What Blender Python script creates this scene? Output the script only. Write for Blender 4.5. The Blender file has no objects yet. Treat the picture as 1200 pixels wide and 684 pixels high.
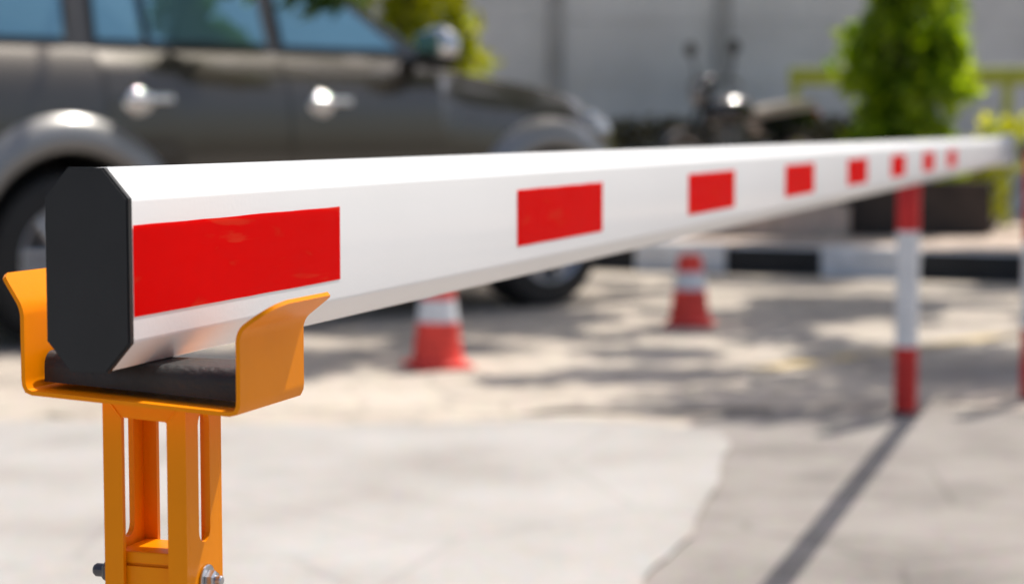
import bpy, bmesh, math, random
from mathutils import Vector, Matrix
random.seed(11)
rad = math.radians
sc = bpy.context.scene
COL = sc.collection
pi = math.pi

# ------------------------------------------------------------------ materials
def mat(name, color, rough=0.6, metal=0.0, var=0.0, scale=8.0, bump=0.0, bscale=60.0, coat=0.0,
        color2=None, detail=4.0, spec=0.5, mottle=None):
    """Principled material; colour mixed with color2 (or a darker self) by object-space noise."""
    m = bpy.data.materials.new(name); m.use_nodes = True
    nt = m.node_tree; p = nt.nodes['Principled BSDF']
    p.inputs['Base Color'].default_value = (*color, 1)
    p.inputs['Roughness'].default_value = rough
    p.inputs['Metallic'].default_value = metal
    p.inputs['Specular IOR Level'].default_value = spec
    if coat:
        p.inputs['Coat Weight'].default_value = coat
        p.inputs['Coat Roughness'].default_value = 0.04
    tc = nt.nodes.new('ShaderNodeTexCoord')
    if var or color2:
        n = nt.nodes.new('ShaderNodeTexNoise'); n.inputs['Scale'].default_value = scale
        n.inputs['Detail'].default_value = detail
        nt.links.new(tc.outputs['Object'], n.inputs['Vector'])
        r = nt.nodes.new('ShaderNodeValToRGB')
        c2 = color2 or tuple(c * (1 - var) for c in color)
        r.color_ramp.elements[0].position = 0.36; r.color_ramp.elements[0].color = (*c2, 1)
        r.color_ramp.elements[1].position = 0.64; r.color_ramp.elements[1].color = (*color, 1)
        nt.links.new(n.outputs['Fac'], r.inputs['Fac'])
        nt.links.new(r.outputs['Color'], p.inputs['Base Color'])
    if bump:
        n2 = nt.nodes.new('ShaderNodeTexNoise'); n2.inputs['Scale'].default_value = bscale
        n2.inputs['Detail'].default_value = 5
        nt.links.new(tc.outputs['Object'], n2.inputs['Vector'])
        b = nt.nodes.new('ShaderNodeBump'); b.inputs['Strength'].default_value = bump
        b.inputs['Distance'].default_value = 0.002
        nt.links.new(n2.outputs['Fac'], b.inputs['Height'])
        nt.links.new(b.outputs['Normal'], p.inputs['Normal'])
    return m

def leaf_mat(name, c1, c2, trans=0.45, tc1=None):
    m = bpy.data.materials.new(name); m.use_nodes = True
    nt = m.node_tree; p = nt.nodes['Principled BSDF']; out = nt.nodes['Material Output']
    geo = nt.nodes.new('ShaderNodeNewGeometry')
    r = nt.nodes.new('ShaderNodeValToRGB')
    r.color_ramp.elements[0].color = (*c1, 1); r.color_ramp.elements[1].color = (*c2, 1)
    nt.links.new(geo.outputs['Random Per Island'], r.inputs['Fac'])
    nt.links.new(r.outputs['Color'], p.inputs['Base Color'])
    p.inputs['Roughness'].default_value = 0.4
    t = nt.nodes.new('ShaderNodeBsdfTranslucent')
    g = nt.nodes.new('ShaderNodeMix'); g.data_type = 'RGBA'; g.blend_type = 'MULTIPLY'
    g.inputs[0].default_value = 1
    nt.links.new(r.outputs['Color'], g.inputs[6]); g.inputs[7].default_value = tc1 or (3.6, 3.4, 0.8, 1)
    nt.links.new(g.outputs[2], t.inputs['Color'])
    mx = nt.nodes.new('ShaderNodeMixShader'); mx.inputs[0].default_value = trans
    nt.links.new(p.outputs[0], mx.inputs[1]); nt.links.new(t.outputs[0], mx.inputs[2])
    nt.links.new(mx.outputs[0], out.inputs['Surface'])
    return m

M = {}
def boom_white():
    m = mat('boom_white', (.93, .925, .91), .34, var=.035, scale=3, bump=.05, bscale=300, coat=.15)
    return m
M['white'] = boom_white()
M['cap'] = mat('cap_plastic', (.016, .017, .019), .45, var=.18, scale=30, bump=.05, bscale=500, spec=.35)
def tape_mat():
    m = bpy.data.materials.new('red_tape'); m.use_nodes = True
    nt = m.node_tree; p = nt.nodes['Principled BSDF']
    tc = nt.nodes.new('ShaderNodeTexCoord')
    mp = nt.nodes.new('ShaderNodeMapping'); mp.inputs['Scale'].default_value = (1, 5, 26)
    nt.links.new(tc.outputs['Object'], mp.inputs['Vector'])
    n = nt.nodes.new('ShaderNodeTexNoise'); n.inputs['Scale'].default_value = 2.2; n.inputs['Detail'].default_value = 6
    n.inputs['Distortion'].default_value = 1.2
    nt.links.new(mp.outputs[0], n.inputs['Vector'])
    r = nt.nodes.new('ShaderNodeValToRGB')
    r.color_ramp.elements[0].position = .60; r.color_ramp.elements[0].color = (1.0, .0, .0, 1)
    r.color_ramp.elements[1].position = .68; r.color_ramp.elements[1].color = (.98, .05, .02, 1)  # faint paler smears: glare on the tape put into its colour
    p.inputs['Specular IOR Level'].default_value = .04
    nt.links.new(n.outputs['Fac'], r.inputs['Fac']); nt.links.new(r.outputs['Color'], p.inputs['Base Color'])
    r2 = nt.nodes.new('ShaderNodeValToRGB')
    r2.color_ramp.elements[0].position = .5; r2.color_ramp.elements[0].color = (.4,)*3 + (1,)
    r2.color_ramp.elements[1].position = .7; r2.color_ramp.elements[1].color = (.5,)*3 + (1,)
    nt.links.new(n.outputs['Fac'], r2.inputs['Fac']); nt.links.new(r2.outputs['Color'], p.inputs['Roughness'])
    b = nt.nodes.new('ShaderNodeBump'); b.inputs['Strength'].default_value = .12; b.inputs['Distance'].default_value = .0005
    nt.links.new(n.outputs['Fac'], b.inputs['Height']); nt.links.new(b.outputs['Normal'], p.inputs['Normal'])
    return m
M['tape'] = tape_mat()
M['orange'] = mat('orange_powder_coat', (.94, .285, .0), .38, var=.08, scale=14, bump=.05, bscale=300, spec=.08, coat=.10)
M['orange'].node_tree.nodes['Principled BSDF'].inputs['Coat Roughness'].default_value = .28
def wear(m, col, thr, scale):
    nt = m.node_tree; p = nt.nodes['Principled BSDF']; L = nt.links.new
    src = p.inputs['Base Color'].links[0].from_socket
    tc = nt.nodes.new('ShaderNodeTexCoord'); n = nt.nodes.new('ShaderNodeTexNoise')
    n.inputs['Scale'].default_value = scale; n.inputs['Detail'].default_value = 7; n.inputs['Roughness'].default_value = .7
    L(tc.outputs['Object'], n.inputs['Vector'])
    r = nt.nodes.new('ShaderNodeValToRGB'); r.color_ramp.elements[0].position = thr; r.color_ramp.elements[1].position = thr + .03
    L(n.outputs['Fac'], r.inputs['Fac'])
    mx = nt.nodes.new('ShaderNodeMix'); mx.data_type = 'RGBA'; L(r.outputs['Color'], mx.inputs[0])
    L(src, mx.inputs[6]); mx.inputs[7].default_value = (*col, 1); L(mx.outputs[2], p.inputs['Base Color'])
wear(M['orange'], (.22, .07, .01), .735, 55)
wear(M['white'], (.62, .60, .56), .72, 22)
wear(M['cap'], (.06, .06, .06), .70, 60)
M['rubber'] = mat('rubber', (.018, .018, .019), .55, var=.4, scale=40, bump=.4, bscale=260)
M['zinc'] = mat('zinc_bolt', (.62, .64, .68), .28, metal=1.0, var=.25, scale=90)
M['darkbolt'] = mat('dark_bolt', (.12, .12, .13), .45, metal=.8, var=.2, scale=90)
M['red'] = mat('post_red', (.66, .014, .012), .5, var=.22, scale=9, bump=.1)
M['postwhite'] = mat('post_white', (.80, .80, .80), .5, var=.12, scale=9, bump=.1)
M['conered'] = mat('cone_red', (.95, .07, .045), .65, var=.25, scale=12)
M['conewhite'] = mat('cone_white', (.82, .83, .84), .5, var=.12, scale=15)
M['paint'] = mat('car_paint', (.072, .060, .043), .27, metal=.35, var=.08, scale=2, coat=1.0)
M['flare'] = mat('lit_flare_paint', (.24, .235, .225), .32, metal=.4, var=.08, scale=2, coat=.8)  # paler than the body: light on the upward-facing arches put into the colour
M['glass'] = mat('car_glass', (.19, .38, .45), .06, metal=.7, var=.12, scale=2, coat=.6)
M['blackplastic'] = mat('black_plastic', (.02, .02, .02), .6, var=.2, scale=10)
M['chrome'] = mat('chrome', (.78, .79, .80), .10, metal=1, var=.05, scale=6)
M['alloy'] = mat('alloy', (.55, .56, .58), .28, metal=.85, var=.1, scale=9)
M['tyre'] = mat('tyre', (.016, .016, .016), .75, var=.3, scale=20, bump=.4, bscale=80)
M['lamp'] = mat('lamp_lens', (.75, .78, .80), .08, metal=.4, var=.1, scale=20, coat=1)
M['redlamp'] = mat('tail_lens', (.45, .01, .01), .12, var=.2, scale=20, coat=1)
M['amber'] = mat('amber_lens', (.8, .25, .01), .15, var=.1, scale=20, coat=1)
M['seat'] = mat('seat_vinyl', (.60, .53, .46), .25, var=.2, scale=12, bump=.2, bscale=200)
M['blackpaint'] = mat('bike_paint', (.012, .013, .016), .16, var=.2, scale=4, coat=1)
M['engine'] = mat('engine_metal', (.25, .25, .26), .4, metal=.8, var=.3, scale=18)
M['wall'] = mat('wall_render', (.84, .845, .86), .85, var=.18, scale=1.3, bump=.5, bscale=30)
M['walldark'] = mat('wall_column', (.50, .50, .50), .85, var=.25, scale=3, bump=.5, bscale=30)
M['kerbwhite'] = mat('kerb_white', (.90, .91, .93), .7, var=.22, scale=5, bump=.6, bscale=40)
M['kerbblack'] = mat('kerb_black', (.022, .022, .024), .7, var=.5, scale=6, bump=.6, bscale=40)
M['planter'] = mat('planter_brown', (.050, .034, .026), .7, var=.4, scale=5, bump=.5, bscale=40)
M['soil'] = mat('soil', (.06, .04, .028), .95, var=.5, scale=20, bump=1, bscale=60)
M['railing'] = mat('rail_green', (.50, .56, .08), .5, var=.25, scale=5)
M['cabinet'] = mat('cabinet_blue', (.035, .085, .20), .4, var=.15, scale=3, coat=.4)
M['cabinetdark'] = mat('cabinet_dark', (.03, .035, .045), .4, var=.15, scale=3)
M['bark'] = mat('bark', (.11, .085, .06), .9, var=.5, scale=9, bump=1, bscale=30)
M['leafdark'] = leaf_mat('leaf_canopy', (.022, .055, .010), (.07, .13, .02), .3)
M['leafbush'] = leaf_mat('leaf_bush', (.05, .12, .006), (.30, .40, .02), .52, (2.6, 2.4, .3, 1))
M['leafyellow'] = leaf_mat('leaf_yellow', (.16, .21, .008), (.42, .42, .02), .55, (2.2, 2.1, .4, 1))
M['leafhedge'] = leaf_mat('leaf_hedge', (.035, .035, .014), (.09, .085, .03), .12, (1.2, 1.1, .6, 1))

def ground_mat(name, base, dark, light, scale, paver=0.0, crack=0.25):
    m = bpy.data.materials.new(name); m.use_nodes = True
    nt = m.node_tree; L = nt.links.new; N = nt.nodes.new; p = nt.nodes['Principled BSDF']
    p.inputs['Roughness'].default_value = .9; p.inputs['Specular IOR Level'].default_value = .25
    tc = N('ShaderNodeTexCoord')
    n1 = N('ShaderNodeTexNoise'); n1.inputs['Scale'].default_value = scale; n1.inputs['Detail'].default_value = 8; n1.inputs['Roughness'].default_value = .62
    L(tc.outputs['Object'], n1.inputs['Vector'])
    r = N('ShaderNodeValToRGB'); e = r.color_ramp.elements
    e[0].position = .30; e[0].color = (*dark, 1); e[1].position = .70; e[1].color = (*light, 1)
    k = e.new(.5); k.color = (*base, 1)
    L(n1.outputs['Fac'], r.inputs['Fac'])
    n2 = N('ShaderNodeTexNoise'); n2.inputs['Scale'].default_value = 70; n2.inputs['Detail'].default_value = 6
    L(tc.outputs['Object'], n2.inputs['Vector'])
    mx = N('ShaderNodeMix'); mx.data_type = 'RGBA'; mx.blend_type = 'OVERLAY'; mx.inputs[0].default_value = .35
    L(r.outputs['Color'], mx.inputs[6]); L(n2.outputs['Color'], mx.inputs[7])
    v = N('ShaderNodeTexVoronoi'); v.feature = 'DISTANCE_TO_EDGE'; v.inputs['Scale'].default_value = 1.1 if not paver else paver
    L(tc.outputs['Object'], v.inputs['Vector'])
    vr = N('ShaderNodeValToRGB'); vr.color_ramp.elements[0].position = 0.0; vr.color_ramp.elements[1].position = .06 if paver else .012
    vr.color_ramp.elements[0].color = (1 - crack,)*3 + (1,); vr.color_ramp.elements[1].color = (1, 1, 1, 1)
    L(v.outputs['Distance'], vr.inputs['Fac'])
    m2 = N('ShaderNodeMix'); m2.data_type = 'RGBA'; m2.blend_type = 'MULTIPLY'; m2.inputs[0].default_value = 1
    L(mx.outputs[2], m2.inputs[6]); L(vr.outputs['Color'], m2.inputs[7])
    L(m2.outputs[2], p.inputs['Base Color'])
    b = N('ShaderNodeBump'); b.inputs['Strength'].default_value = .6; b.inputs['Distance'].default_value = .004
    L(n2.outputs['Fac'], b.inputs['Height']); L(b.outputs['Normal'], p.inputs['Normal'])
    return m
M['g_base'] = ground_mat('ground_concrete', (.285, .256, .23), (.165, .148, .132), (.335, .303, .274), 1.9)
M['g_light'] = ground_mat('ground_slab', (.405, .378, .350), (.33, .30, .272), (.455, .43, .405), 1.6, crack=.16)
M['g_pave'] = ground_mat('ground_pavers', (.50, .43, .355), (.30, .26, .225), (.60, .525, .435), 1.0, paver=4.5, crack=.3)
M['g_walk'] = ground_mat('ground_sidewalk', (.58, .46, .38), (.42, .34, .29), (.66, .54, .45), .8, paver=3.0, crack=.3)
M['g_yellow'] = mat('line_yellow', (.62, .46, .20), .85, color2=(.42, .345, .27), scale=5)
M['g_dirt_shadow'] = mat('dirt_shadow_seam', (.16, .135, .115), .95, color2=(.33, .29, .25), scale=4, detail=8)  # dirt and the shadow band beside the slab in one brown

# ------------------------------------------------------------------ mesh helpers
def link(name, bm, m, parent=None, smooth=False, loc=None, autos=None):
    me = bpy.data.meshes.new(name); bm.normal_update()
    bm.to_mesh(me); bm.free()
    for mm in (m if isinstance(m, (list, tuple)) else [m]): me.materials.append(mm)
    if smooth:
        for f in me.polygons: f.use_smooth = True
        if autos: me.set_sharp_from_angle(angle=rad(autos))
    o = bpy.data.objects.new(name, me); COL.objects.link(o)
    if parent: o.parent = parent
    if loc: o.location = loc
    return o

def tag(o, label=None, cat=None, group=None, kind=None):
    if label: o['label'] = label
    if cat: o['category'] = cat
    if group: o['group'] = group
    if kind: o['kind'] = kind
    return o

def empty(name, loc=(0, 0, 0), rz=0, **k):
    o = bpy.data.objects.new(name, None); o.location = loc; o.rotation_euler = (0, 0, rz)
    o.empty_display_size = .1; COL.objects.link(o); return tag(o, **k)

def box(bm, x0, x1, y0, y1, z0, z1, bev=0.0, seg=2, mtx=None):
    vs = [bm.verts.new((x, y, z)) for z in (z0, z1) for y in (y0, y1) for x in (x0, x1)]
    fs = [(0, 2, 3, 1), (4, 5, 7, 6), (0, 1, 5, 4), (2, 6, 7, 3), (0, 4, 6, 2), (1, 3, 7, 5)]
    faces = [bm.faces.new([vs[i] for i in f]) for f in fs]
    if mtx: bmesh.ops.transform(bm, matrix=mtx, verts=vs)
    if bev:
        es = list({e for f in faces for e in f.edges})
        bmesh.ops.bevel(bm, geom=es, offset=bev, segments=seg, affect='EDGES', profile=.5)

def B(*a, **k):
    bm = bmesh.new(); box(bm, *a, **k); return bm

def prism(bm, pts, y0, y1, axis='y'):
    """extrude a polygon; pts are 2D. axis y: (x,z) extruded along y; x: (y,z); z: (x,y)."""
    def V(p, t):
        return {'y': (p[0], t, p[1]), 'x': (t, p[0], p[1]), 'z': (p[0], p[1], t)}[axis]
    a = [bm.verts.new(V(p, y0)) for p in pts]; b = [bm.verts.new(V(p, y1)) for p in pts]
    fs = [bm.faces.new(a), bm.faces.new(b)]
    n = len(pts)
    for i in range(n): fs.append(bm.faces.new((a[i], a[(i+1) % n], b[(i+1) % n], b[i])))
    bmesh.ops.recalc_face_normals(bm, faces=fs)
    return fs

def lathe(bm, prof, n=32, mtx=None, close=True):
    """profile [(radius, z)] about z."""
    rings = []; allv = []
    for r, z in prof:
        ring = [bm.verts.new((r*math.cos(2*pi*i/n), r*math.sin(2*pi*i/n), z)) for i in range(n)]
        rings.append(ring); allv += ring
    fs = []
    for a, b in zip(rings, rings[1:]):
        for i in range(n): fs.append(bm.faces.new((a[i], a[(i+1) % n], b[(i+1) % n], b[i])))
    if close: fs.append(bm.faces.new(rings[0])); fs.append(bm.faces.new(rings[-1]))
    bmesh.ops.recalc_face_normals(bm, faces=fs)
    if mtx: bmesh.ops.transform(bm, matrix=mtx, verts=allv)

def tube(bm, pts, r, n=10, r1=None):
    pts = [Vector(p) for p in pts]; rings = []
    m_ = len(pts)
    for i, p in enumerate(pts):
        d = (pts[min(i+1, m_-1)] - pts[max(i-1, 0)]).normalized()
        u = d.cross(Vector((0, 0, 1)) if abs(d.z) < .9 else Vector((1, 0, 0))).normalized(); v = d.cross(u)
        rr = r if r1 is None else r + (r1 - r)*i/(m_-1)
        rings.append([bm.verts.new(p + u*rr*math.cos(2*pi*k/n) + v*rr*math.sin(2*pi*k/n)) for k in range(n)])
    for a, b in zip(rings, rings[1:]):
        for k in range(n): bm.faces.new((a[k], a[(k+1) % n], b[(k+1) % n], b[k]))
    bm.faces.new(rings[0][::-1]); bm.faces.new(rings[-1])

def ellipsoid(bm, c, s, u=16, v=10, mtx=None):
    r = bmesh.ops.create_uvsphere(bm, u_segments=u, v_segments=v, radius=1)
    mm = Matrix.Translation(c) @ (mtx or Matrix()) @ Matrix.Diagonal((*s, 1))
    bmesh.ops.transform(bm, matrix=mm, verts=r['verts'])

def leaves(name, clumps, per, size, m, parent=None, flat=.6, seed=1, byvol=False):
    """many small folded leaves through the volumes of clumps (centre, radii)."""
    rnd = random.Random(seed); V = []; Fc = []
    for (c, rr) in clumps:
        k = int(per * (.75 + .5*rnd.random()))
        for _ in range(k if not byvol else int(k*(rr[0]/.3)**1.7)):
            while True:
                q = Vector((rnd.uniform(-1, 1), rnd.uniform(-1, 1), rnd.uniform(-1, 1)))
                if q.length <= 1: break
            q = q * (.55 + .45*q.length)
            p = Vector(c) + Vector((q.x*rr[0], q.y*rr[1], q.z*rr[2]))
            nrm = Vector((rnd.gauss(0, 1)*flat, rnd.gauss(0, 1)*flat, 1)).normalized()
            t = nrm.cross(Vector((rnd.gauss(0, 1), rnd.gauss(0, 1), rnd.gauss(0, 1)))).normalized()
            s_ = nrm.cross(t); sz = size*rnd.uniform(.6, 1.3)
            i = len(V)
            V += [p - t*sz, p + s_*sz*.45 + nrm*sz*.12, p + t*sz - nrm*sz*.15, p - s_*sz*.45 + nrm*sz*.12]
            Fc += [(i, i+1, i+2), (i, i+2, i+3)]
    me = bpy.data.meshes.new(name); me.from_pydata([tuple(v) for v in V], [], Fc); me.materials.append(m)
    o = bpy.data.objects.new(name, me); COL.objects.link(o)
    if parent: o.parent = parent
    return o

# ------------------------------------------------------------------ camera frame of the place
F_PX = 2300.0; HC = 0.917
PITCH = math.atan(186/F_PX)
cam_d = bpy.data.cameras.new('camera'); cam = bpy.data.objects.new('camera', cam_d); COL.objects.link(cam)
cam.location = (0, 0, HC); cam.rotation_euler = (pi/2 - PITCH, 0, 0)
cam_d.sensor_width = 36; cam_d.lens = 36*F_PX/1200; cam_d.clip_start = .05; cam_d.clip_end = 600
cam_d.dof.use_dof = True; cam_d.dof.focus_distance = 1.07; cam_d.dof.aperture_fstop = 7.1
sc.camera = cam

AZ = rad(17.555)                       # plan direction of the boom
bdir = Vector((math.sin(AZ), math.cos(AZ), 0)); rdir = Vector((bdir.y, -bdir.x, 0))
CAP = Vector((-.208, .960, HC - .0671))  # centre of the boom's near end
BZ = CAP.z

# ------------------------------------------------------------------ barrier boom
LEN = 7.2
HW, HH, CR, CZ = .0226, .05, .0132, .0150
def octo(d=0.0, ins=0.0):
    w, h = HW + d, HH + d
    return [(-w+CR, -h), (w-CR, -h), (w, -h+CZ), (w, h-CZ), (w-CR, h), (-w+CR, h), (-w, h-CZ), (-w, -h+CZ)]
boom = empty('barrier_boom', CAP, -AZ, label='long white barrier arm with red tape blocks and black end cap', cat='barrier')
bm = bmesh.new()
ys = [0.003 + (LEN-.003)*i/12 for i in range(13)]
rings = [[bm.verts.new((x, y, z)) for x, z in octo()] for y in ys]
for a, b in zip(rings, rings[1:]):
    for i in range(8): bm.faces.new((a[i], a[(i+1) % 8], b[(i+1) % 8], b[i]))
bm.faces.new(rings[0]); bm.faces.new(rings[-1])
bmesh.ops.recalc_face_normals(bm, faces=bm.faces)
es = [e for e in bm.edges if abs(e.verts[0].co.y - e.verts[1].co.y) > .01]
bmesh.ops.bevel(bm, geom=es, offset=.0014, segments=3, affect='EDGES', profile=.5)
link('beam', bm, M['white'], boom, smooth=True, autos=25)
bm = bmesh.new(); fs = prism(bm, octo(.0004), -.0012, .003)
es = [e for f in fs[:1] for e in f.edges]
bmesh.ops.bevel(bm, geom=es, offset=.0009, segments=2, affect='EDGES')
link('end_cap', bm, M['cap'], boom)
for k in range(8):
    y0 = .0042 + .627*k; y1 = y0 + .262
    bm = bmesh.new()
    # slightly irregular cut tape, a hair proud of the face
    n = 14; top = []; bot = []
    for i in range(n+1):
        yy = y0 + (y1-y0)*i/n
        top.append(bm.verts.new((HW + .0004, yy, .0222 + random.uniform(-.00018, .00018))))
        bot.append(bm.verts.new((HW + .0004, yy, -.0226 + random.uniform(-.0001, .0001))))
    for i in range(n): bm.faces.new((bot[i], bot[i+1], top[i+1], top[i]))
    r_ = bmesh.ops.solidify(bm, geom=bm.faces[:], thickness=.0003)
    link('red_stripe', bm, M['tape'], boom)
# far clamp, drive arm
bm = B(-.034, .034, LEN-.16, LEN+.02, -.060, .060, bev=.006); link('boom_clamp', bm, M['white'], boom)

# ------------------------------------------------------------------ fork rest post
fork = empty('fork_post', (CAP.x, CAP.y, 0), -AZ, label='orange steel fork post with slotted sides holding up the near end of the boom', cat='post')
T = .0022
def lean(x): return .056*(.0695 - x)      # the cradle sits slightly out of level
zb = BZ - .0702       # underside of cradle plate
rl, rr_, b0, b1 = -.0485, .0695, .020, .098
def cradle():
    # U strip with outward flares, swept along b, corners of the flares rounded off
    def flare(x, z, sg, L, tilt, n=12):
        # bend (quarter arc-ish) then straight, returned from the wall upward with distance along the strip
        out = []; d = 0; px, pz = x, z
        for i in range(1, n+1):
            a = tilt*min(1, i/5); st = L/n
            px += sg*math.sin(a)*st; pz += math.cos(a)*st; d += st
            out.append((px, pz, L - d))
        return out
    lz, rz = BZ - .0325, BZ - .0345
    left = flare(rl, lz, -1, .0245, rad(34))[::-1]; right = flare(rr_, rz, 1, .0275, rad(50))
    body = [(rl, lz), (rl, zb + .006), (rl + .0003, zb + .003), (rl + .0014, zb + .0008), (rl + .004, zb),
            (rr_ - .004, zb), (rr_ - .0014, zb + .0008), (rr_ - .0003, zb + .003), (rr_, zb + .006), (rr_, rz)]
    prof = [(x, z, d, 0) for x, z, d in left] + [(x, z, 9, 2) for x, z in body] + [(x, z, d, 1) for x, z, d in right]
    def quarter(d, R_): return 0 if d >= R_ else R_ - math.sqrt(max(0, R_*R_ - (R_-d)**2))
    bm = bmesh.new(); n = 8; rows = []
    for x, z, d, side in prof:
        ni = quarter(d, .004 if side == 0 else .021); fi = quarter(d, .004)
        rows.append([bm.verts.new((x, b0 + ni + (b1 - fi - b0 - ni)*j/n, z)) for j in range(n+1)])
    for a, b in zip(rows, rows[1:]):
        for j in range(n): bm.faces.new((a[j], a[j+1], b[j+1], b[j]))
    bmesh.ops.recalc_face_normals(bm, faces=bm.faces)
    bmesh.ops.solidify(bm, geom=bm.faces[:], thickness=T)
    for v in bm.verts: v.co.z += lean(v.co.x)
    return bm
o = link('cradle', cradle(), M['orange'], fork, smooth=True, autos=40)
# make sure the cradle's plate thickness does not matter for what rests in it
pad_z0 = zb + T + .0004; pad_z1 = BZ - .0501
bm = bmesh.new(); rows = []
xa, xb, y0_, y1_ = rl + .0035, rr_ - .0035, b0 + .013, b1 - .022
for i in range(17):
    x = xa + (xb-xa)*i/16; zl = zb + T + .0012 + lean(x); zt_ = BZ - .0501
    if i < 4: zt_ += .0058*(1 - i/4)**.6*(1 if i else .9)
    hgt = zt_ - zl; r_ = min(.0075, hgt*.6); row = [(y0_, zl), (y0_, zt_ - r_)]
    for k in range(1, 6):
        a_ = k*pi/10; row.append((y0_ + r_*(1-math.cos(a_)), zt_ - r_ + r_*math.sin(a_)))
    row += [(y1_ - .004, zt_), (y1_, zt_ - .004), (y1_, zl)]
    rows.append([bm.verts.new((x, y, z)) for y, z in row])
m_ = len(rows[0])
for p_, q_ in zip(rows, rows[1:]):
    for j in range(m_): bm.faces.new((p_[j], p_[(j+1) % m_], q_[(j+1) % m_], q_[j]))
bm.faces.new(rows[0]); bm.faces.new(rows[-1])
bmesh.ops.recalc_face_normals(bm, faces=bm.faces)
link('rubber_pad', bm, M['rubber'], fork, smooth=True, autos=35)
# square post: four walls with windows and slots
pc, ph, pd = (.0105, .0552), .0235, .0202       # centre (r, b), half width
ptop = zb - .0008
W_Z1, W_Z0 = ptop - .0105, BZ - .152
def wall_with_hole(bm, axis, pos, t, half, cu, z0, z1, hu, hz0, hz1, rounded):
    """plate in plane axis=pos, centred cu, with a hole of half-width hu between hz0,hz1"""
    def P(u, z, d):
        return (pos + d, cu + u, z) if axis == 'x' else (cu + u, pos + d, z)
    hole = []
    if rounded:
        m_ = 8
        for i in range(m_+1):
            a = pi*i/m_; hole.append((hu*math.cos(a), hz1 - hu + hu*math.sin(a)))
        for i in range(m_+1):
            a = pi + pi*i/m_; hole.append((hu*math.cos(a), hz0 + hu + hu*math.sin(a)))
    else:
        hole = [(hu, hz1), (-hu, hz1), (-hu, hz0), (hu, hz0)]
    outer = []
    for u, z in hole:
        # matching outer point
        if z > (hz0+hz1)/2: outer.append((half if u > 1e-6 else (-half if u < -1e-6 else 0), z1))
        else: outer.append((half if u > 1e-6 else (-half if u < -1e-6 else 0), z0))
    n = len(hole); hv = [[bm.verts.new(P(u, z, d)) for u, z in hole] for d in (0, t)]
    cache = {}
    def ov(q, d):
        k = (round(q[0], 6), round(q[1], 6), d)
        if k not in cache: cache[k] = bm.verts.new(P(q[0], q[1], d))
        return cache[k]
    for di, d in enumerate((0, t)):
        for i in range(n):
            j = (i+1) % n
            vs = [hv[di][i], hv[di][j], ov(outer[j], d), ov(outer[i], d)]
            u = []
            for v in vs:
                if v not in u: u.append(v)
            bm.faces.new(u)
    for i in range(n):
        j = (i+1) % n
        bm.faces.new((hv[0][i], hv[0][j], hv[1][j], hv[1][i]))
    corners = [(half, z1), (-half, z1), (-half, z0), (half, z0)]
    ring = []
    for q in outer:
        if not ring or ring[-1] != q: ring.append(q)
    if ring[0] == ring[-1]: ring.pop()
    for i in range(len(ring)):
        a, b = ring[i], ring[(i+1) % len(ring)]
        bm.faces.new((ov(a, 0), ov(b, 0), ov(b, t), ov(a, t)))
tw = .0030
bm = bmesh.new()
# front and back plates with the wide window, side plates (butted between them) with the long slot
wall_with_hole(bm, 'y', pc[1] - pd, tw, ph, pc[0], .02, ptop, .0128, W_Z0 - .030, W_Z1, False)
wall_with_hole(bm, 'y', pc[1] + pd - tw, tw, ph, pc[0], .02, ptop, .0128, W_Z0 - .030, W_Z1, False)
wall_with_hole(bm, 'x', pc[0] - ph, tw, pd - tw - .0001, pc[1], .02, ptop,   .0064, BZ - .1435, BZ - .0775, True)
wall_with_hole(bm, 'x', pc[0] + ph - tw, tw, pd - tw - .0001, pc[1], .02, ptop,   .0064, BZ - .1435, BZ - .0775, True)
for v in bm.verts:
    if v.co.z > BZ - .10: v.co.z += lean(v.co.x)
bmesh.ops.recalc_face_normals(bm, faces=bm.faces)
link('outer_post', bm, M['orange'], fork)
# thin raised weld strips where the top frame meets the uprights
for s in (-1, 1):
    bm = bmesh.new()
    tube(bm, [(pc[0] + s*.0128, pc[1] - pd - .0001, W_Z1 - .0003 + lean(pc[0] + s*.0128)), (pc[0] + s*.0215, pc[1] - pd - .0001, ptop - .0006 + lean(pc[0] + s*.0215))], .0005, 6)
    link('weld_seam', bm, M['orange'], fork)
# inner sliding tube with folded lip
hi = ph - tw - .0012; hb = pd - tw - .0008
bm = bmesh.new(); zt = BZ - .1475
box(bm, pc[0]-hi, pc[0]+hi, pc[1]-hb, pc[1]+hb, .02, zt - .0075)
box(bm, pc[0]-hi, pc[0]+hi, pc[1]-hb+.0008, pc[1]+hb, zt - .0062, zt, bev=.0008)
box(bm, pc[0]-hi+.001, pc[0]+hi-.001, pc[1]-hb+.002, pc[1]+hb-.001, zt - .0078, zt - .006)
link('inner_tube', bm, M['orange'], fork)
# bolts
def hexbolt(x, sgn, zc, m, par, k=1.0):
    bm = bmesh.new()
    R_ = Matrix.Translation((x, pc[1] + .0005, zc)) @ Matrix.Rotation(sgn*pi/2, 4, 'Y') @ Matrix.Diagonal((1.15*k**.4, 1.15*k**.4, k, 1))
    lathe(bm, [(.0066, 0), (.0070, .0003), (.0070, .0011), (.0064, .0014)], 24, R_)
    lathe(bm, [(.0044, .0014), (.0046, .0017), (.0046, .0050), (.0036, .0058)], 6, R_)
    lathe(bm, [(.0024, .005), (.0024, .0085), (.0018, .0092)], 14, R_)
    link('bolt', bm, m, par)
hexbolt(pc[0]+ph+.0002, 1, BZ - .1635, M['zinc'], fork)
hexbolt(pc[0]-ph-.0002, -1, BZ - .1625, M['darkbolt'], fork, 1.9)
bm = B(pc[0]-.07, pc[0]+.07, pc[1]-.07, pc[1]+.07, .006, .0195, bev=.002); o = link('base_plate', bm, M['orange'], fork)
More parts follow.
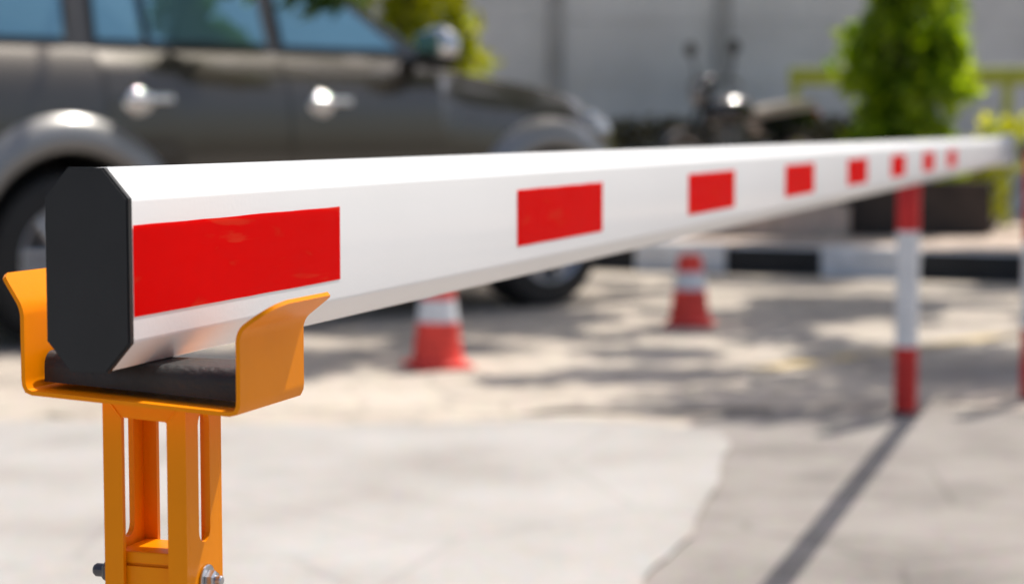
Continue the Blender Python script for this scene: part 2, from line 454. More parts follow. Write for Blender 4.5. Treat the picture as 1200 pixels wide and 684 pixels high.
for sx in (-1, 1):
    for sy in (-1, 1):
        bm = bmesh.new(); lathe(bm, [(.009, 0), (.009, .007), (.004, .0075), (.004, .014)], 6, Matrix.Translation((pc[0]+sx*.052, pc[1]+sy*.052, .0196)))
        link('anchor_bolt', bm, M['zinc'], fork)

# ------------------------------------------------------------------ barrier cabinet just past the boom's far end
cp = CAP + bdir*(LEN - .06) + rdir*.36
cab = empty('barrier_cabinet', (cp.x, cp.y, 0), -AZ, label='dark blue barrier drive cabinet at the far end of the boom', cat='cabinet')
link('housing', B(-.17, .17, -.15, .15, .03, 1.02, bev=.012), M['cabinet'], cab)
link('lid', B(-.18, .18, -.16, .16, 1.0205, 1.06, bev=.010), M['cabinetdark'], cab)
link('plinth', B(-.20, .20, -.18, .18, .0, .0295, bev=.004), M['g_base'], cab)
d_ = link('door', B(-.14, .14, -.156, -.1505, .12, .92, bev=.002), M['cabinet'], cab)
bm = bmesh.new(); lathe(bm, [(.012, 0), (.012, .012)], 16, Matrix.Translation((.11, -.157, .55)) @ Matrix.Rotation(pi/2, 4, 'X')); link('lock', bm, M['zinc'], d_)
bm = bmesh.new(); lathe(bm, [(.035, 0), (.035, .125)], 24, Matrix.Translation((-.171, 0, BZ)) @ Matrix.Rotation(-pi/2, 4, 'Y')); link('drive_shaft', bm, M['cabinetdark'], cab)

# ------------------------------------------------------------------ bollards
def bollard(loc, h, bands, label, grp):
    o = empty('bollard', loc, 0, label=label, cat='bollard', group=grp)
    bm = bmesh.new(); lathe(bm, [(.046, .004), (.047, .006), (.047, .012), (.044, .014)], 28); link('base_plate', bm, M['darkbolt'], o)
    z = .0142
    for i, (z1, mm) in enumerate(bands):
        bm = bmesh.new(); r = .0375
        if i == len(bands)-1: pr = [(r, z), (r, z1 - .015), (r*.85, z1 - .004), (r*.4, z1)]
        else: pr = [(r, z), (r, z1 - .0004)]
        lathe(bm, pr, 28); link('painted_band', bm, M[mm], o, smooth=True, autos=40); z = z1
    return o
bollard((1.285, 6.36, 0), .86, [(.225, 'red'), (.60, 'postwhite'), (.855, 'red')], 'red and white banded bollard standing in full view beneath the far boom', 'red and white bollards by the barrier')
bollard((1.785, 6.70, 0), .86, [(.25, 'red'), (.55, 'postwhite'), (.86, 'red')], 'red and white banded bollard cut by the right edge of the picture', 'red and white bollards by the barrier')

# ------------------------------------------------------------------ cones
def cone(loc, rz, h, label):
    o = empty('traffic_cone', loc, rz, label=label, cat='traffic cone', group='small traffic cones by the parked car')
    s = h/.36
    bm = B(-.119*s, .119*s, -.119*s, .119*s, .005, .026*s, bev=.008); link('base', bm, M['conered'], o)
    R0, R1 = .103*s, .056*s
    rad_ = lambda z: R0 + (R1-R0)*(z-.026*s)/(h-.026*s)
    bm = bmesh.new(); pr = [(R0 + .008, .0265*s), (R0, .034*s)]
    pr += [(rad_(.026*s + (h-.026*s)*t), .026*s + (h-.026*s)*t) for t in (.1, .3, .5, .7, .9, .98)] + [(R1*.7, h)]
    lathe(bm, pr, 32); link('body', bm, M['conered'], o, smooth=True, autos=50)
    bm = bmesh.new(); z0, z1 = .52*h, .76*h
    lathe(bm, [(rad_(z0)+.002, z0), (rad_(z1)+.002, z1)], 32, close=False); link('white_collar', bm, M['conewhite'], o, smooth=True)
cone((-.29, 7.62, 0), .3, .36, 'nearer traffic cone, its red tip hidden behind the boom, beside the car')
cone((.845, 9.30, 0), -.2, .345, 'farther traffic cone with its red tip showing, near the white kerb block')

# ------------------------------------------------------------------ parked car (local: x forward, y left, z up; origin at rear axle on ground)
car_head = rad(47.2)          # azimuth from +Y toward +X
fx = Vector((math.sin(car_head), math.cos(car_head), 0))
near = Vector((-1.96, 8.46, 0))          # near (right) rear wheel contact
lefty = Vector((-fx.y, fx.x, 0))
corig = near + lefty*.80
car = empty('parked_car', corig, pi/2 - car_head, label='dark grey brown SUV with chrome handles and mirror parked behind the boom', cat='car')
WB = 2.85
def hood_z(s):
    if s <= 2.12: return 1.295
    t = (s-2.12)/(3.62-2.12)
    return 1.255 - .17*t - .10*t**4
def wid(s):
    if s > 3.0: return 1 - .20*((s-3.0)/.72)**2.4
    if s < -.6: return 1 - .10*((-.6-s)/.37)**2
    return 1
def prof_side(s):
    zb_ = hood_z(s); w = wid(s)
    lo = .36 + (.10*max(0, (s-3.2)/.5))
    return [(0, lo-.04), (.70*w, lo-.04), (.84*w, lo), (.895*w, .52), (.910*w, .75), (.908*w, .92), (.897*w, zb_-.22), (.852*w, zb_-.10), (.778*w, zb_-.01), (.60*w, zb_+(.02 if s > 2.1 else 0)), (0, zb_+(.045 if s > 2.1 else 0))]
st = [-.97, -.93, -.8, -.6, -.45, -.3, -.15, 0, .15, .3, .5, .8, 1.1, 1.4, 1.7, 2.0, 2.12, 2.14, 2.3, 2.5, 2.7, 2.85, 3.0, 3.15, 3.3, 3.42, 3.52, 3.6, 3.66]
bm = bmesh.new(); rings = []
for s in st:
    h_ = prof_side(s)
    pts = [(-y, z) for y, z in h_] + [(y, z) for y, z in h_[1:-1]][::-1]
    rings.append([bm.verts.new((s, y, z)) for y, z in pts])
n = len(rings[0])
for a, b in zip(rings, rings[1:]):
    for i in range(n): bm.faces.new((a[i], a[(i+1) % n], b[(i+1) % n], b[i]))
bm.faces.new(rings[0]); bm.faces.new(rings[-1][::-1])
bmesh.ops.recalc_face_normals(bm, faces=bm.faces)
body = link('body', bm, M['paint'], car, smooth=True, autos=35)
cut = bmesh.new()
for s in (0, WB):
    for sg in (-1, 1):
        lathe(cut, [(.445, 0), (.445, .62)], 40, Matrix.Translation((s, sg*.40 if sg > 0 else -1.02, .395)) @ Matrix.Rotation(-pi/2, 4, 'X'))
cuto = link('cutter', cut, M['blackplastic'], car)
bo = body.modifiers.new('arch', 'BOOLEAN'); bo.object = cuto; bo.operation = 'DIFFERENCE'; bo.solver = 'EXACT'
try: bo.material_mode = 'TRANSFER'
except Exception: pass
bpy.context.view_layer.update()
dg = bpy.context.evaluated_depsgraph_get()
nm = bpy.data.meshes.new_from_object(body.evaluated_get(dg))
body.modifiers.clear(); body.data = nm
bpy.data.objects.remove(cuto)
# cabin
zB, zR, yB, yR = 1.286, 1.80, .776, .60
def cab_pt(t, s, off=0):     # on side plane
    return (s, -(yB + (yR-yB)*t + off), zB + (zR-zB)*t + off*.3)
bm = bmesh.new()
sb0, sb1, sr0, sr1 = -.93, 2.16, -.72, 1.34
lv = []
for (s0, s1, y, z) in [(sb0, sb1, yB, zB), ((sb0*.5+sr0*.5), (sb1*.5+sr1*.5), (yB+yR)/2+.012, (zB+zR)/2), (sr0, sr1, yR, zR), (sr0+.08, sr1-.12, yR-.10, zR+.035)]:
    lv.append([bm.verts.new(p) for p in ((s0, -y, z), (s1 - .04, -y, z), (s1, -y*.55, z), (s1, y*.55, z), (s1 - .04, y, z), (s0, y, z), (s0-.02, y*.5, z), (s0-.02, -y*.5, z))])
for a, b in zip(lv, lv[1:]):
    for i in range(8): bm.faces.new((a[i], a[(i+1) % 8], b[(i+1) % 8], b[i]))
bm.faces.new(lv[0][::-1]); bm.faces.new(lv[-1])
bmesh.ops.recalc_face_normals(bm, faces=bm.faces)
cabin = link('cabin', bm, M['paint'], car, smooth=True, autos=28)
def pane(name, pts, par, m=M['glass'], th=.004):
    bm = bmesh.new(); vs = [bm.verts.new(p) for p in pts]; bm.faces.new(vs)
    bmesh.ops.recalc_face_normals(bm, faces=bm.faces)
    r = bmesh.ops.solidify(bm, geom=bm.faces[:], thickness=th)
    return link(name, bm, m, par)
def side_panes(sg):
    def q(t, s, off):
        x, y, z = cab_pt(t, s, off + .012*math.sin(pi*min(max(t, 0), 1)))
        return (x, y*sg, z)
    for (a0, a1, c0, c1) in [(-.74, .06, -.60, .10), (.22, .455, .25, .46), (.495, 1.125, .495, 1.10), (1.225, 1.93, 1.215, 1.36)]:
        fr = pane('window_frame', [q(.035, a0-.02, .005), q(.035, a1+.02, .005), q(.45, (a1+c1)/2+.02, .005), q(.90, c1+.02, .005), q(.90, c0-.02, .005), q(.45, (a0+c0)/2-.02, .005)], car, M['blackplastic'])
        pane('window_pane', [q(.07, a0, .011), q(.07, a1, .011), q(.45, (a1+c1)/2, .011), q(.86, c1, .011), q(.86, c0, .011), q(.45, (a0+c0)/2, .011)], fr)
side_panes(1); side_panes(-1)
def wp(t, y, off=.012):
    return (sb1 + (sr1-sb1)*t + off, y, zB + (zR-zB)*t + off)
pane('windscreen', [wp(.06, -.70), wp(.06, .70), wp(.93, .55), wp(.93, -.55)], car)
pane('rear_window', [(-.97+.02, -.62, 1.34), (-.97+.02, .62, 1.34), (-.765, .52, 1.75), (-.765, -.52, 1.75)], car)
# doors as skins a few millimetres proud, following the side
def side_y(s, z):
    P = prof_side(s)[2:9]
    for (y0, z0), (y1, z1) in zip(P, P[1:]):
        if z0 <= z <= z1: return y0 + (y1-y0)*(z-z0)/(z1-z0)
    return P[-1][0]
def door(s0, s1, sg, hs):
    bm = bmesh.new(); n1, n2 = 14, 12; g = []
    for i in range(n1+1):
        s = s0 + (s1-s0)*i/n1; lo = .46
        if abs(s) < .575: lo = max(lo, .395 + math.sqrt(.59**2 - s*s))
        hi_ = hood_z(s) - .03
        g.append([bm.verts.new((s, -sg*(side_y(s, lo + (hi_-lo)*j/n2) + .006), lo + (hi_-lo)*j/n2)) for j in range(n2+1)])
    for i in range(n1):
        for j in range(n2): bm.faces.new((g[i][j], g[i+1][j], g[i+1][j+1], g[i][j+1]))
    bmesh.ops.recalc_face_normals(bm, faces=bm.faces)
    bmesh.ops.solidify(bm, geom=bm.faces[:], thickness=.004)
    d = link('door', bm, M['paint'], car, smooth=True, autos=40)
    bm = bmesh.new(); y = -sg*(side_y(hs, 1.06) + .02)
    box(bm, hs-.12, hs+.12, y-.018, y+.018, 1.045, 1.085, bev=.014, seg=3)
    ellipsoid(bm, (hs-.05, y + sg*.010, 1.050), (.075, .020, .060), 16, 10)
    link('handle', bm, M['chrome'], d, smooth=True, autos=60)
for sg in (1, -1):
    door(.20, 1.155, sg, .40); door(1.175, 2.10, sg, 1.40)
# wheel arch flares, liners, wheels
def flare(s, sg):
    bm = bmesh.new(); rings = []; N_ = 30
    for i in range(N_+1):
        a = rad(-8) + rad(196)*i/N_
        row = []
        for (r, yo) in [(.443, .895), (.445, .950), (.470, .968), (.53, .960), (.60, .915), (.605, .895)]:
            w = wid(s + r*math.cos(a))
            row.append(bm.verts.new((s + r*math.cos(a), -sg*yo*(w*.5+.5), .395 + r*math.sin(a))))
        rings.append(row)
    for a, b in zip(rings, rings[1:]):
        for i in range(5): bm.faces.new((a[i], b[i], b[i+1], a[i+1]))
    bmesh.ops.recalc_face_normals(bm, faces=bm.faces)
    link('wheel_arch', bm, M['flare'], car, smooth=True, autos=60)
def wheel(s, sg):
    Rm = Matrix.Translation((s, -sg*.80, .375)) @ Matrix.Rotation(sg*pi/2, 4, 'X')
    w = empty('wheel', (0, 0, 0)); w.parent = car
    bm = bmesh.new()
    lathe(bm, [(.235, -.115), (.33, -.125), (.362, -.112), (.374, -.07), (.376, 0), (.374, .07), (.362, .112), (.33, .125), (.245, .118), (.235, .09), (.235, -.115)], 48, Rm, close=False)
    link('tyre', bm, M['tyre'], w, smooth=True, autos=45)
    bm = bmesh.new()
    lathe(bm, [(.234, -.11), (.234, .10), (.246, .112), (.240, .118), (.226, .108), (.216, .06), (.216, -.05), (.06, -.05)], 48, Rm, close=False)
    for k in range(6):
        a = k*pi/3
        Q = Rm @ Matrix.Rotation(a, 4, 'Z')
        for dd in (-.028, .028):
            box(bm, .04, .225, dd-.016, dd+.016, .05, .092, bev=.006, mtx=Q)
    lathe(bm, [(.062, .03), (.065, .095), (.045, .108), (.0, .110)], 24, Rm, close=False)
    link('rim', bm, M['alloy'], w, smooth=True, autos=35)
    bm = bmesh.new()
    lathe(bm, [(.20, .0), (.20, .012), (.07, .014)], 36, Rm @ Matrix.Translation((0, 0, -.02)))
    link('brake_disc', bm, M['engine'], w)
    return w
for s in (0, WB):
    for sg in (1, -1): flare(s, sg); wheel(s, sg)
# underbody, step, bumpers, lamps, mirror, hood seam
link('underbody', B(-.75, 3.4, -.34, .34, .26, .50, bev=.02), M['blackplastic'], car)
for sg in (1, -1):
    bm = bmesh.new(); box(bm, .62, 2.22, -.955*sg - .06, -.955*sg + .06, .33, .375, bev=.012)
    for x in (.8, 1.4, 2.0): box(bm, x-.03, x+.03, min(-sg*.70, -sg*.90), max(-sg*.70, -sg*.90), .335, .365)
    link('side_step', bm, M['chrome'], car)
    m_ = empty('wing_mirror'); m_.parent = car
    bm = bmesh.new(); ellipsoid(bm, (1.97, -sg*1.03, 1.335), (.075, .135, .100), 20, 12)
    link('mirror_shell', bm, M['chrome'], m_, smooth=True)
    bm = bmesh.new(); ellipsoid(bm, (1.975, -sg*1.02, 1.285), (.078, .130, .062), 20, 12); link('mirror_base', bm, M['blackplastic'], m_, smooth=True)
    bm = bmesh.new(); box(bm, 1.895, 1.903, -sg*1.03-.09, -sg*1.03+.09, 1.27, 1.40, bev=.002); link('mirror_glass', bm, M['chrome'], m_)
    bm = bmesh.new(); box(bm, 1.93, 2.01, min(-sg*.78, -sg*.95), max(-sg*.78, -sg*.95), 1.245, 1.285, bev=.01)
    link('mirror_arm', bm, M['blackplastic'], m_)
    bm = bmesh.new()
    ellipsoid(bm, (3.40, -sg*.745, .93), (.20, .105, .085), 20, 12); link('headlight', bm, M['lamp'], car, smooth=True)
    bm = bmesh.new(); ellipsoid(bm, (3.30, -sg*.835, .99), (.07, .035, .045), 14, 8); link('indicator_lamp', bm, M['lamp'], car, smooth=True)
    bm = bmesh.new(); box(bm, -.975, -.86, min(-sg*.70, -sg*.86), max(-sg*.70, -sg*.86), .90, 1.22, bev=.03); link('tail_light', bm, M['redlamp'], car)
    bm = bmesh.new(); tube(bm, [(-.55, -sg*.52, zR+.03), (-.5, -sg*.52, zR+.075), (.9, -sg*.52, zR+.085), (.98, -sg*.52, zR+.03)], .016, 8); link('roof_rail', bm, M['alloy'], car)
bm = bmesh.new(); prism(bm, [(3.46, -.80), (3.66, -.62), (3.76, -.3), (3.79, 0), (3.76, .3), (3.66, .62), (3.46, .80), (3.40, .80), (3.40, -.80)], .42, .74, 'z')
bmesh.ops.bevel(bm, geom=bm.edges[:], offset=.03, segments=2, affect='EDGES'); link('front_bumper', bm, M['paint'], car, smooth=True, autos=40)
bm = bmesh.new()
for i in range(4): box(bm, 3.655, 3.70, -.46, .46, .79+i*.055, .82+i*.055, bev=.006)
link('grille', bm, M['chrome'], car)
bm = bmesh.new(); box(bm, -1.05, -.90, -.82, .82, .45, .72, bev=.04); link('rear_bumper', bm, M['paint'], car)
bm = bmesh.new(); box(bm, 2.11, 2.135, -.74, .74, 1.285, 1.300, bev=.003); link('cowl', bm, M['blackplastic'], car)

for o_ in [c for c in car.children_recursive if c.type == 'MESH' and c.name.split('.')[0] not in ('tyre', 'rim', 'brake_disc', 'wheel_arch')]:
    for v in o_.data.vertices:
        if v.co.x > 3.05: v.co.x = 3.05 + (v.co.x - 3.05)*.70

# ------------------------------------------------------------------ ground sheets
def sheet(name, pts, z, m, label=None):
    bm = bmesh.new(); bm.faces.new([bm.verts.new((x, y, z)) for x, y in pts]); bmesh.ops.recalc_face_normals(bm, faces=bm.faces)
    if bm.faces[:][0].normal.z < 0: bmesh.ops.reverse_faces(bm, faces=bm.faces[:])
    return tag(link(name, bm, m), label, None, None, 'structure')
sheet('ground', [(-150, -60), (150, -60), (150, 300), (-150, 300)], 0, M['g_base'])
rnd = random.Random(5)
# light concrete slab: near-left ground, worn edge to the right
edge = [(.10, -6), (.16, 1.5), (.20, 2.6), (.25, 3.3), (.27, 3.95), (.40, 4.4), (.50, 4.9), (.58, 5.35), (.64, 5.7), (.63, 5.98), (.42, 6.12)]
pts = []
for (x0, y0), (x1, y1) in zip(edge, edge[1:]):
    for i in range(6):
        t = i/6; pts.append((x0+(x1-x0)*t + rnd.uniform(-.004, .004) + .005*math.sin((y0+(y1-y0)*t)*9), y0+(y1-y0)*t))
pts.append(edge[-1])
for i in range(1, 40): pts.append((.42 - i*.2, 6.14 + .05*math.sin(i*.9) + rnd.uniform(-.03, .03)))
pts.append((-12, 6.15)); pts.append((-12, -6))
sheet('concrete_slab', pts, .008, M['g_light'])
# paved lot up to the kerb
K0 = Vector((.85, 13.03)); KD = Vector((2.27, -1.11)).normalized()
kp = lambda t: K0 + KD*t
kn = Vector((-KD.y, KD.x)) if -KD.y*0 + KD.x > 0 else Vector((KD.y, -KD.x))   # away from camera
pts = [(-12, 5.6), (.35, 5.6), (.6, 6.2)]
for i in range(90):
    x = -12 + i*.22
    if x > .7: pts.append((x, 6.36 + .16*math.sin(x*1.7) + .07*math.sin(x*5.1) + rnd.uniform(-.04, .04)))
pts += [(kp(8).x, kp(8).y), (kp(-16).x, kp(-16).y)]
sheet('paved_lot', pts, .004, M['g_pave'])
# dirt strip between slab and lot, the shadow band along it painted in
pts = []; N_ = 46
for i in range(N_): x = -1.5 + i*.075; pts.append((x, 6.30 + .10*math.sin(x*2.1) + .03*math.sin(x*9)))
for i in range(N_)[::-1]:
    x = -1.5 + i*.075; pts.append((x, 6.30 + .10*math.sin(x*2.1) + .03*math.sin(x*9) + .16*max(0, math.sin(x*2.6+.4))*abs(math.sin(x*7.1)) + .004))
sheet('dirt_shadow_seam', pts, .012, M['g_dirt_shadow'])
ya = Vector((.95, 7.55)); yb = Vector((2.35, 8.95)); nn = Vector((-(yb-ya).y, (yb-ya).x)).normalized()*.06
sheet('painted_line', [tuple(ya-nn), tuple(yb-nn), tuple(yb+nn), tuple(ya+nn)], .008, M['g_yellow'])
# kerb of alternately painted blocks
bm = bmesh.new(); mi = []
for k in range(-14, 14):
    t0 = 1.243 + .64*k; a = kp(t0 + .004); b = kp(t0 + .636)
    w = kn*.15; nf0 = len(bm.faces)
    q = [a, b, b + w, a + w]
    lo = [bm.verts.new((p.x, p.y, 0)) for p in q]; hi_ = [bm.verts.new((p.x, p.y, .195)) for p in q]
    fs = [bm.faces.new(hi_)] + [bm.faces.new((lo[i], lo[(i+1) % 4], hi_[(i+1) % 4], hi_[i])) for i in range(4)]
    bmesh.ops.recalc_face_normals(bm, faces=fs)
    for f in fs: f.material_index = 0 if k % 2 == 0 else 1
    ed = [e for e in fs[0].edges]; bmesh.ops.bevel(bm, geom=ed, offset=.015, segments=2, affect='EDGES')
tag(link('kerb', bm, [M['kerbwhite'], M['kerbblack']]), kind='structure')
# sidewalk
s0 = kp(-12) + kn*.152; s1 = kp(9) + kn*.152
bm = bmesh.new(); prism(bm, [(s0.x, s0.y), (s1.x, s1.y), (14, 19.4), (-12, 19.4)], .01, .166, 'z')
tag(link('sidewalk', bm, M['g_walk']), kind='structure')
# low raised slab the motorbike stands on
bm = bmesh.new(); prism(bm, [(.9, 14.35), (2.42, 14.05), (2.60, 15.7), (.9, 15.9)], .16, .40, 'z')
bmesh.ops.bevel(bm, geom=bm.edges[:], offset=.012, segments=2, affect='EDGES')
tag(link('raised_pavement', bm, M['g_walk']), kind='structure')

# ------------------------------------------------------------------ back wall with columns
wl = empty('boundary_wall', (0, 18.6, .16), 0, label='tall blue grey precast wall with upright columns behind the bushes', cat='wall')
colx = [.41 + 1.57*k for k in range(-7, 8)]
bm = bmesh.new()
for a, b in zip(colx, colx[1:]):
    for j in range(7):
        box(bm, a + .075, b - .075, -.03 + rnd.uniform(-.004, .004), .06, .0 + j*.6, .597 + j*.6, bev=.008, seg=1)
link('wall_panel', bm, M['wall'], wl)
for x in colx:
    link('column', B(x-.075, x+.075, -.09, .12, 0, 4.3, bev=.01), M['walldark'], wl)
link('coping', B(colx[0]-.1, colx[-1]+.1, -.13, .15, 4.302, 4.40, bev=.01), M['walldark'], wl)

# ------------------------------------------------------------------ planter, shrubs, hedge, rail
pl = empty('planter', (2.98, 14.7, .166), .05, label='dark brown square planter box under the tall green shrub', cat='planter')
bm = bmesh.new()
for (a, b, c, d) in [(-.52, .52, -.34, -.28), (-.52, .52, .28, .34), (-.52, -.46, -.2795, .2795), (.46, .52, -.2795, .2795)]:
    box(bm, a, b, c, d, 0, .36, bev=.006)
link('box', bm, M['planter'], pl); link('rim', B(-.54, .54, -.36, -.26, .362, .40, bev=.006), M['planter'], pl)
link('soil', B(-.455, .455, -.275, .275, .02, .33), M['soil'], pl)
def shrub(name, base, clumps, per, size, m, label, cat, stems=5, grp=None, seed=1, sm=.02):
    o = empty(name, base, 0, label=label, cat=cat, group=grp)
    leaves('foliage', clumps, per, size, m, o, flat=1.1, seed=seed)
    bm = bmesh.new(); r_ = random.Random(seed)
    for k in range(stems):
        c = Vector(r_.choice(clumps)[0]); x0, y0 = r_.uniform(-.06, .06), r_.uniform(-.05, .05)
        tube(bm, [(x0, y0, 0), (x0 + c.x*.25, y0 + c.y*.25, c.z*.4), (c.x*.7, c.y*.7, c.z*.75), tuple(c)], sm, 7, sm*.35)
    link('stem', bm, M['bark'], o, smooth=True)
    return o
cl = []
for k in range(50):
    z = rnd.uniform(.1, 2.2); w = .24 + .17*math.sin(min(z, 2.1)*1.5) + .04*math.sin(z*9)
    cl.append(((rnd.uniform(-w, w), rnd.uniform(-.28, .28), z), (rnd.uniform(.14, .26),)*2 + (rnd.uniform(.13, .24),)))
cl += [((rnd.uniform(-.12, .14), rnd.uniform(-.1, .1), .2 + .15*k), (.24, .2, .2)) for k in range(14)]
shrub('tall_shrub', (2.90, 14.7, .49), cl, 95, .075, M['leafbush'], 'tall leafy green shrub growing out of the brown planter', 'shrub', 7, seed=3)
cl = [((rnd.uniform(-.35, .35), rnd.uniform(-.2, .2), rnd.uniform(.2, .85)), (.2, .2, .17)) for _ in range(11)]
shrub('low_shrub', (3.72, 15.3, .166), cl, 65, .055, M['leafyellow'], 'low yellow green shrub to the right of the brown planter', 'shrub', 5, seed=4)
cl = [((rnd.uniform(-.5, .62), rnd.uniform(-.35, .35), rnd.uniform(.9, 2.6)), (.26, .26, .22)) for _ in range(30)] + [((rnd.uniform(.3, .95), rnd.uniform(-.3, .3), rnd.uniform(1.25, 2.3)), (.22, .22, .2)) for _ in range(14)]
shrub('garden_shrub', (-1.15, 15.6, .166), cl, 80, .075, M['leafyellow'], 'sunlit yellow green shrub rising behind the front windscreen of the car', 'shrub', 7, seed=6, sm=.03)
hd = empty('clipped_hedge', (1.4, 17.2, .166), 0, label='low dull olive brown hedge along the foot of the grey wall', cat='hedge')
cl = []
for i in range(34):
    x = -.95 + i*.095; cl.append(((x, rnd.uniform(-.1, .1), .42), (.18, .22, .42)));
    cl.append(((x, rnd.uniform(-.1, .1), .72 + .05*i/34 + rnd.uniform(-.02, .03)), (.14, .2, .16)))
leaves('foliage', cl, 60, .05, M['leafhedge'], hd, flat=1.2, seed=8)
bm = bmesh.new()
for i in range(14): tube(bm, [(-.9+i*.23, 0, 0), (-.88+i*.23, .03, .35), (-.86+i*.23, 0, .7)], .015, 6, .006)
link('stem', bm, M['bark'], hd)
rl_o = empty('green_railing', (2.26, 16.1, .166), 0, label='yellow green painted pipe railing behind the planter shrub', cat='railing')
def rail_pts(x): return (x, -.28*x + .2)
bm = bmesh.new()
def barx(bm, x0, x1, z0, z1, w):
    p0 = Vector((x0, 0, 0)); box(bm, x0, x1, -w, w, z0, z1, bev=.008)
link('top_rail', B(.0, 2.6, -.06, .06, 1.1405, 1.28, bev=.015), M['railing'], rl_o)
link('lower_rail', B(.0, 2.6, -.02, .02, .45, .49, bev=.008), M['railing'], rl_o)
for x in (.05, .9, 1.75, 2.55): link('rail_post', B(x-.035, x+.035, -.035, .035, 0, 1.1395, bev=.006), M['railing'], rl_o)
rl_o.rotation_euler.z = -.10

# ------------------------------------------------------------------ motorbike (local x forward)
mb = empty('parked_motorbike', (1.74, 14.95, .40), pi + .55, label='black motorbike with round mirrors and glossy seat parked by the grey wall', cat='motorbike')
def bike_wheel(x, fork_):
    w = empty('wheel'); w.parent = mb
    Rm = Matrix.Translation((x, 0, .29)) @ Matrix.Rotation(pi/2, 4, 'X')
    bm = bmesh.new(); lathe(bm, [(.235, -.04), (.265, -.05), (.288, -.03), (.292, 0), (.288, .03), (.265, .05), (.235, .04), (.235, -.04)], 36, Rm, close=False)
    link('tyre', bm, M['tyre'], w, smooth=True)
    bm = bmesh.new(); lathe(bm, [(.234, -.03), (.225, 0), (.234, .03)], 36, Rm, close=False); lathe(bm, [(.04, -.06), (.04, .06)], 16, Rm)
    for k in range(5): box(bm, .03, .23, -.012, .012, -.012, .012, mtx=Rm @ Matrix.Rotation(k*2*pi/5, 4, 'Z'))
    link('rim', bm, M['alloy'], w)
bike_wheel(.64, 0); bike_wheel(-.62, 0)
bm = bmesh.new()
for y in (-.07, .07): tube(bm, [(.64, y, .29), (.50, y, .62), (.38, y, .92)], .02, 10)
link('front_fork', bm, M['blackplastic'], mb)
mb.scale = (.86, .86, .90)
bm = bmesh.new(); tube(bm, [(.30, -.36, .98), (.34, -.22, 1.02), (.38, 0, .97), (.34, .22, 1.02), (.30, .36, .98)], .013, 8); link('handlebar', bm, M['blackplastic'], mb)
for y in (-1, 1):
    m_ = empty('mirror'); m_.parent = mb
    bm = bmesh.new(); tube(bm, [(.33, y*.24, 1.01), (.31, y*.27, 1.12), (.33, y*.31, 1.235)], .010, 6); link('mirror_stalk', bm, M['blackplastic'], m_)
    bm = bmesh.new(); ellipsoid(bm, (.33, y*.31, 1.275), (.025, .085, .062), 14, 10); link('mirror_head', bm, M['blackplastic'], m_, smooth=True)
bm = bmesh.new(); ellipsoid(bm, (.47, 0, .90), (.085, .085, .09), 18, 12); link('headlight', bm, M['engine'], mb, smooth=True)
bm = bmesh.new(); ellipsoid(bm, (.40, 0, .99), (.07, .11, .07), 14, 10); link('instrument_cowl', bm, M['blackpaint'], mb, smooth=True)
bm = bmesh.new(); ellipsoid(bm, (.13, 0, .76), (.27, .145, .125), 20, 12, Matrix.Rotation(.12, 4, 'Y')); link('fuel_tank', bm, M['blackpaint'], mb, smooth=True)
bm = bmesh.new(); prism(bm, [(-.72, .78), (-.45, .745), (-.12, .70), (-.08, .76), (-.25, .80), (-.45, .835), (-.70, .86), (-.78, .84)], -.12, .12)
bmesh.ops.bevel(bm, geom=bm.edges[:], offset=.02, segments=2, affect='EDGES'); link('seat', bm, M['seat'], mb, smooth=True, autos=50)
bm = bmesh.new(); prism(bm, [(-.80, .66), (-.2, .55), (-.10, .69), (-.45, .735), (-.78, .78)], -.10, .10)
bmesh.ops.bevel(bm, geom=bm.edges[:], offset=.02, segments=2, affect='EDGES'); link('tail_fairing', bm, M['blackpaint'], mb, smooth=True, autos=50)
bm = bmesh.new(); box(bm, -.86, -.79, -.06, .06, .70, .78, bev=.015); link('tail_light', bm, M['redlamp'], mb)
bm = bmesh.new(); box(bm, -.12, .28, -.13, .13, .28, .50, bev=.03); box(bm, .02, .22, -.10, .10, .47, .64, bev=.02)
link('engine', bm, M['engine'], mb)
bm = bmesh.new(); tube(bm, [(.46, 0, .86), (.34, 0, .55), (.26, 0, .30), (-.1, 0, .24), (-.25, 0, .5), (-.7, 0, .72)], .022, 8)
for y in (-.09, .09): tube(bm, [(-.15, y, .34), (-.62, y, .29)], .018, 8); tube(bm, [(-.60, y, .31), (-.45, y, .66)], .022, 8)
link('frame', bm, M['blackplastic'], mb)
bm = bmesh.new(); tube(bm, [(.2, -.12, .42), (.22, -.15, .26), (-.1, -.15, .24), (-.3, -.15, .28)], .018, 8); tube(bm, [(-.3, -.15, .28), (-.8, -.16, .42)], .036, 12, .045); link('exhaust', bm, M['chrome'], mb)
for (x, a0, a1) in ((.64, 20, 130), (-.62, 40, 165)):
    bm = bmesh.new(); rows = []
    for i in range(13):
        a = rad(a0 + (a1-a0)*i/12); rows.append([bm.verts.new((x + r*math.cos(a), y, .29 + r*math.sin(a))) for y, r in ((-.065, .30), (-.04, .325), (0, .335), (.04, .325), (.065, .30))])
    for p_, q_ in zip(rows, rows[1:]):
        for j in range(4): bm.faces.new((p_[j], q_[j], q_[j+1], p_[j+1]))
    bmesh.ops.solidify(bm, geom=bm.faces[:], thickness=.003); link('mudguard', bm, M['blackpaint'], mb, smooth=True)
bm = bmesh.new(); tube(bm, [(-.05, .12, .30), (-.12, .24, .005)], .010, 8); link('side_stand', bm, M['engine'], mb)

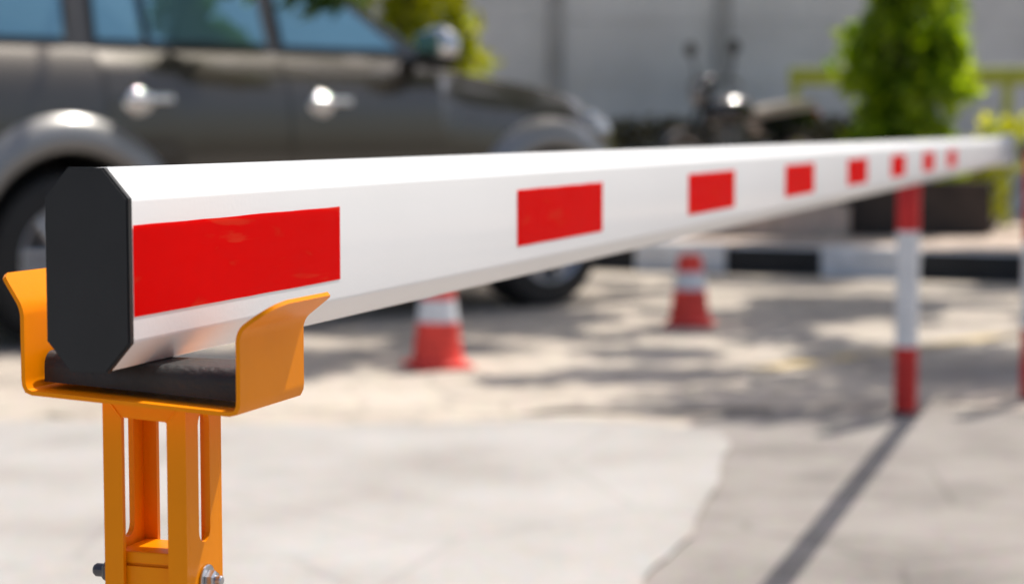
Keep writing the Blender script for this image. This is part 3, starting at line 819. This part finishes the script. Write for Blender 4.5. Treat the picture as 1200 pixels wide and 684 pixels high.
# ------------------------------------------------------------------ shade trees whose crowns stand over the lot
def tree(base, h, crown, per, label, seed, droop=()):
    o = empty('shade_tree', base, 0, label=label, cat='tree')
    r_ = random.Random(seed); bm = bmesh.new()
    tube(bm, [(0, 0, -.05), (.05, .03, h*.3), (-.04, 0, h*.6), (.02, .05, h*.8)], .17, 14, .10)
    top = Vector((.02, .05, h*.75)); cls = []
    cx, cy, rx, ry, n = crown
    for k in range(n):
        a = r_.uniform(0, 2*pi); q = math.sqrt(r_.random())
        c = (cx + rx*q*math.cos(a), cy + ry*q*math.sin(a), h + r_.uniform(-.4, 1.4))
        s_ = r_.choice((.14, .2, .26, .34, .5))*r_.uniform(.85, 1.15); cls.append((c, (s_, s_, s_*.6)))
    for c, rr_s in droop: cls.append((c, rr_s))
    if droop:
        d0 = Vector(droop[0][0]); tube(bm, [tuple(top), tuple(top.lerp(d0, .5) + Vector((0, 0, 1.6))), tuple(d0 + Vector((0, 0, .9))), tuple(d0)], .05, 8, .010)
    for k in range(0, n, 8):
        c = Vector(cls[k][0]); mid = top.lerp(c, .5) + Vector((0, 0, .25))
        tube(bm, [tuple(top + Vector((0, 0, -.3))), tuple(mid), tuple(c)], .055, 8, .015)
    link('trunk', bm, M['bark'], o, smooth=True)
    leaves('crown', cls, per, .075, M['leafdark'], o, flat=.55, seed=seed, byvol=True)
tree((5.3, 13.2, .16), 4.6, (-1.6, -.72, 3.95, 2.95, 150), 190, 'leafy shade tree with its trunk past the right side, dappling the paved lot', 21)
tree((-5.2, 13.4, .0), 4.8, (1.6, -.7, 4.0, 3.0, 112), 190, 'leafy shade tree standing behind the left side of the car', 22,
     [((3.95 + .11*i, -4.45 + .05*math.sin(i*2), 1.66 + .10*math.sin(i*1.3) - .0*i), (.16, .14, .15)) for i in range(8)])

# ------------------------------------------------------------------ light
sd = (bdir*.60 + rdir*.22 + Vector((0, 0, 1))).normalized()
el = math.asin(sd.z); rot = math.atan2(sd.x, sd.y)
w = bpy.data.worlds.new('World'); sc.world = w; w.use_nodes = True
nt = w.node_tree; bg = nt.nodes['Background']; sky = nt.nodes.new('ShaderNodeTexSky')
sky.sky_type = 'NISHITA'; sky.sun_disc = False; sky.sun_elevation = el; sky.sun_rotation = rot
sky.air_density = 1.0; sky.dust_density = 3.5; sky.ozone_density = 1.0
nt.links.new(sky.outputs[0], bg.inputs['Color']); bg.inputs['Strength'].default_value = .15
sl = bpy.data.lights.new('sun', 'SUN'); sl.energy = 5.0; sl.angle = rad(.53); sl.color = (1, .955, .88)
so = bpy.data.objects.new('sun', sl); COL.objects.link(so); so.rotation_euler = sd.to_track_quat('Z', 'Y').to_euler(); so.location = (3, 5, 12)
sc.view_settings.view_transform = 'Standard'; sc.view_settings.look = 'None'; sc.view_settings.exposure = 0
sc.render.engine = 'CYCLES'
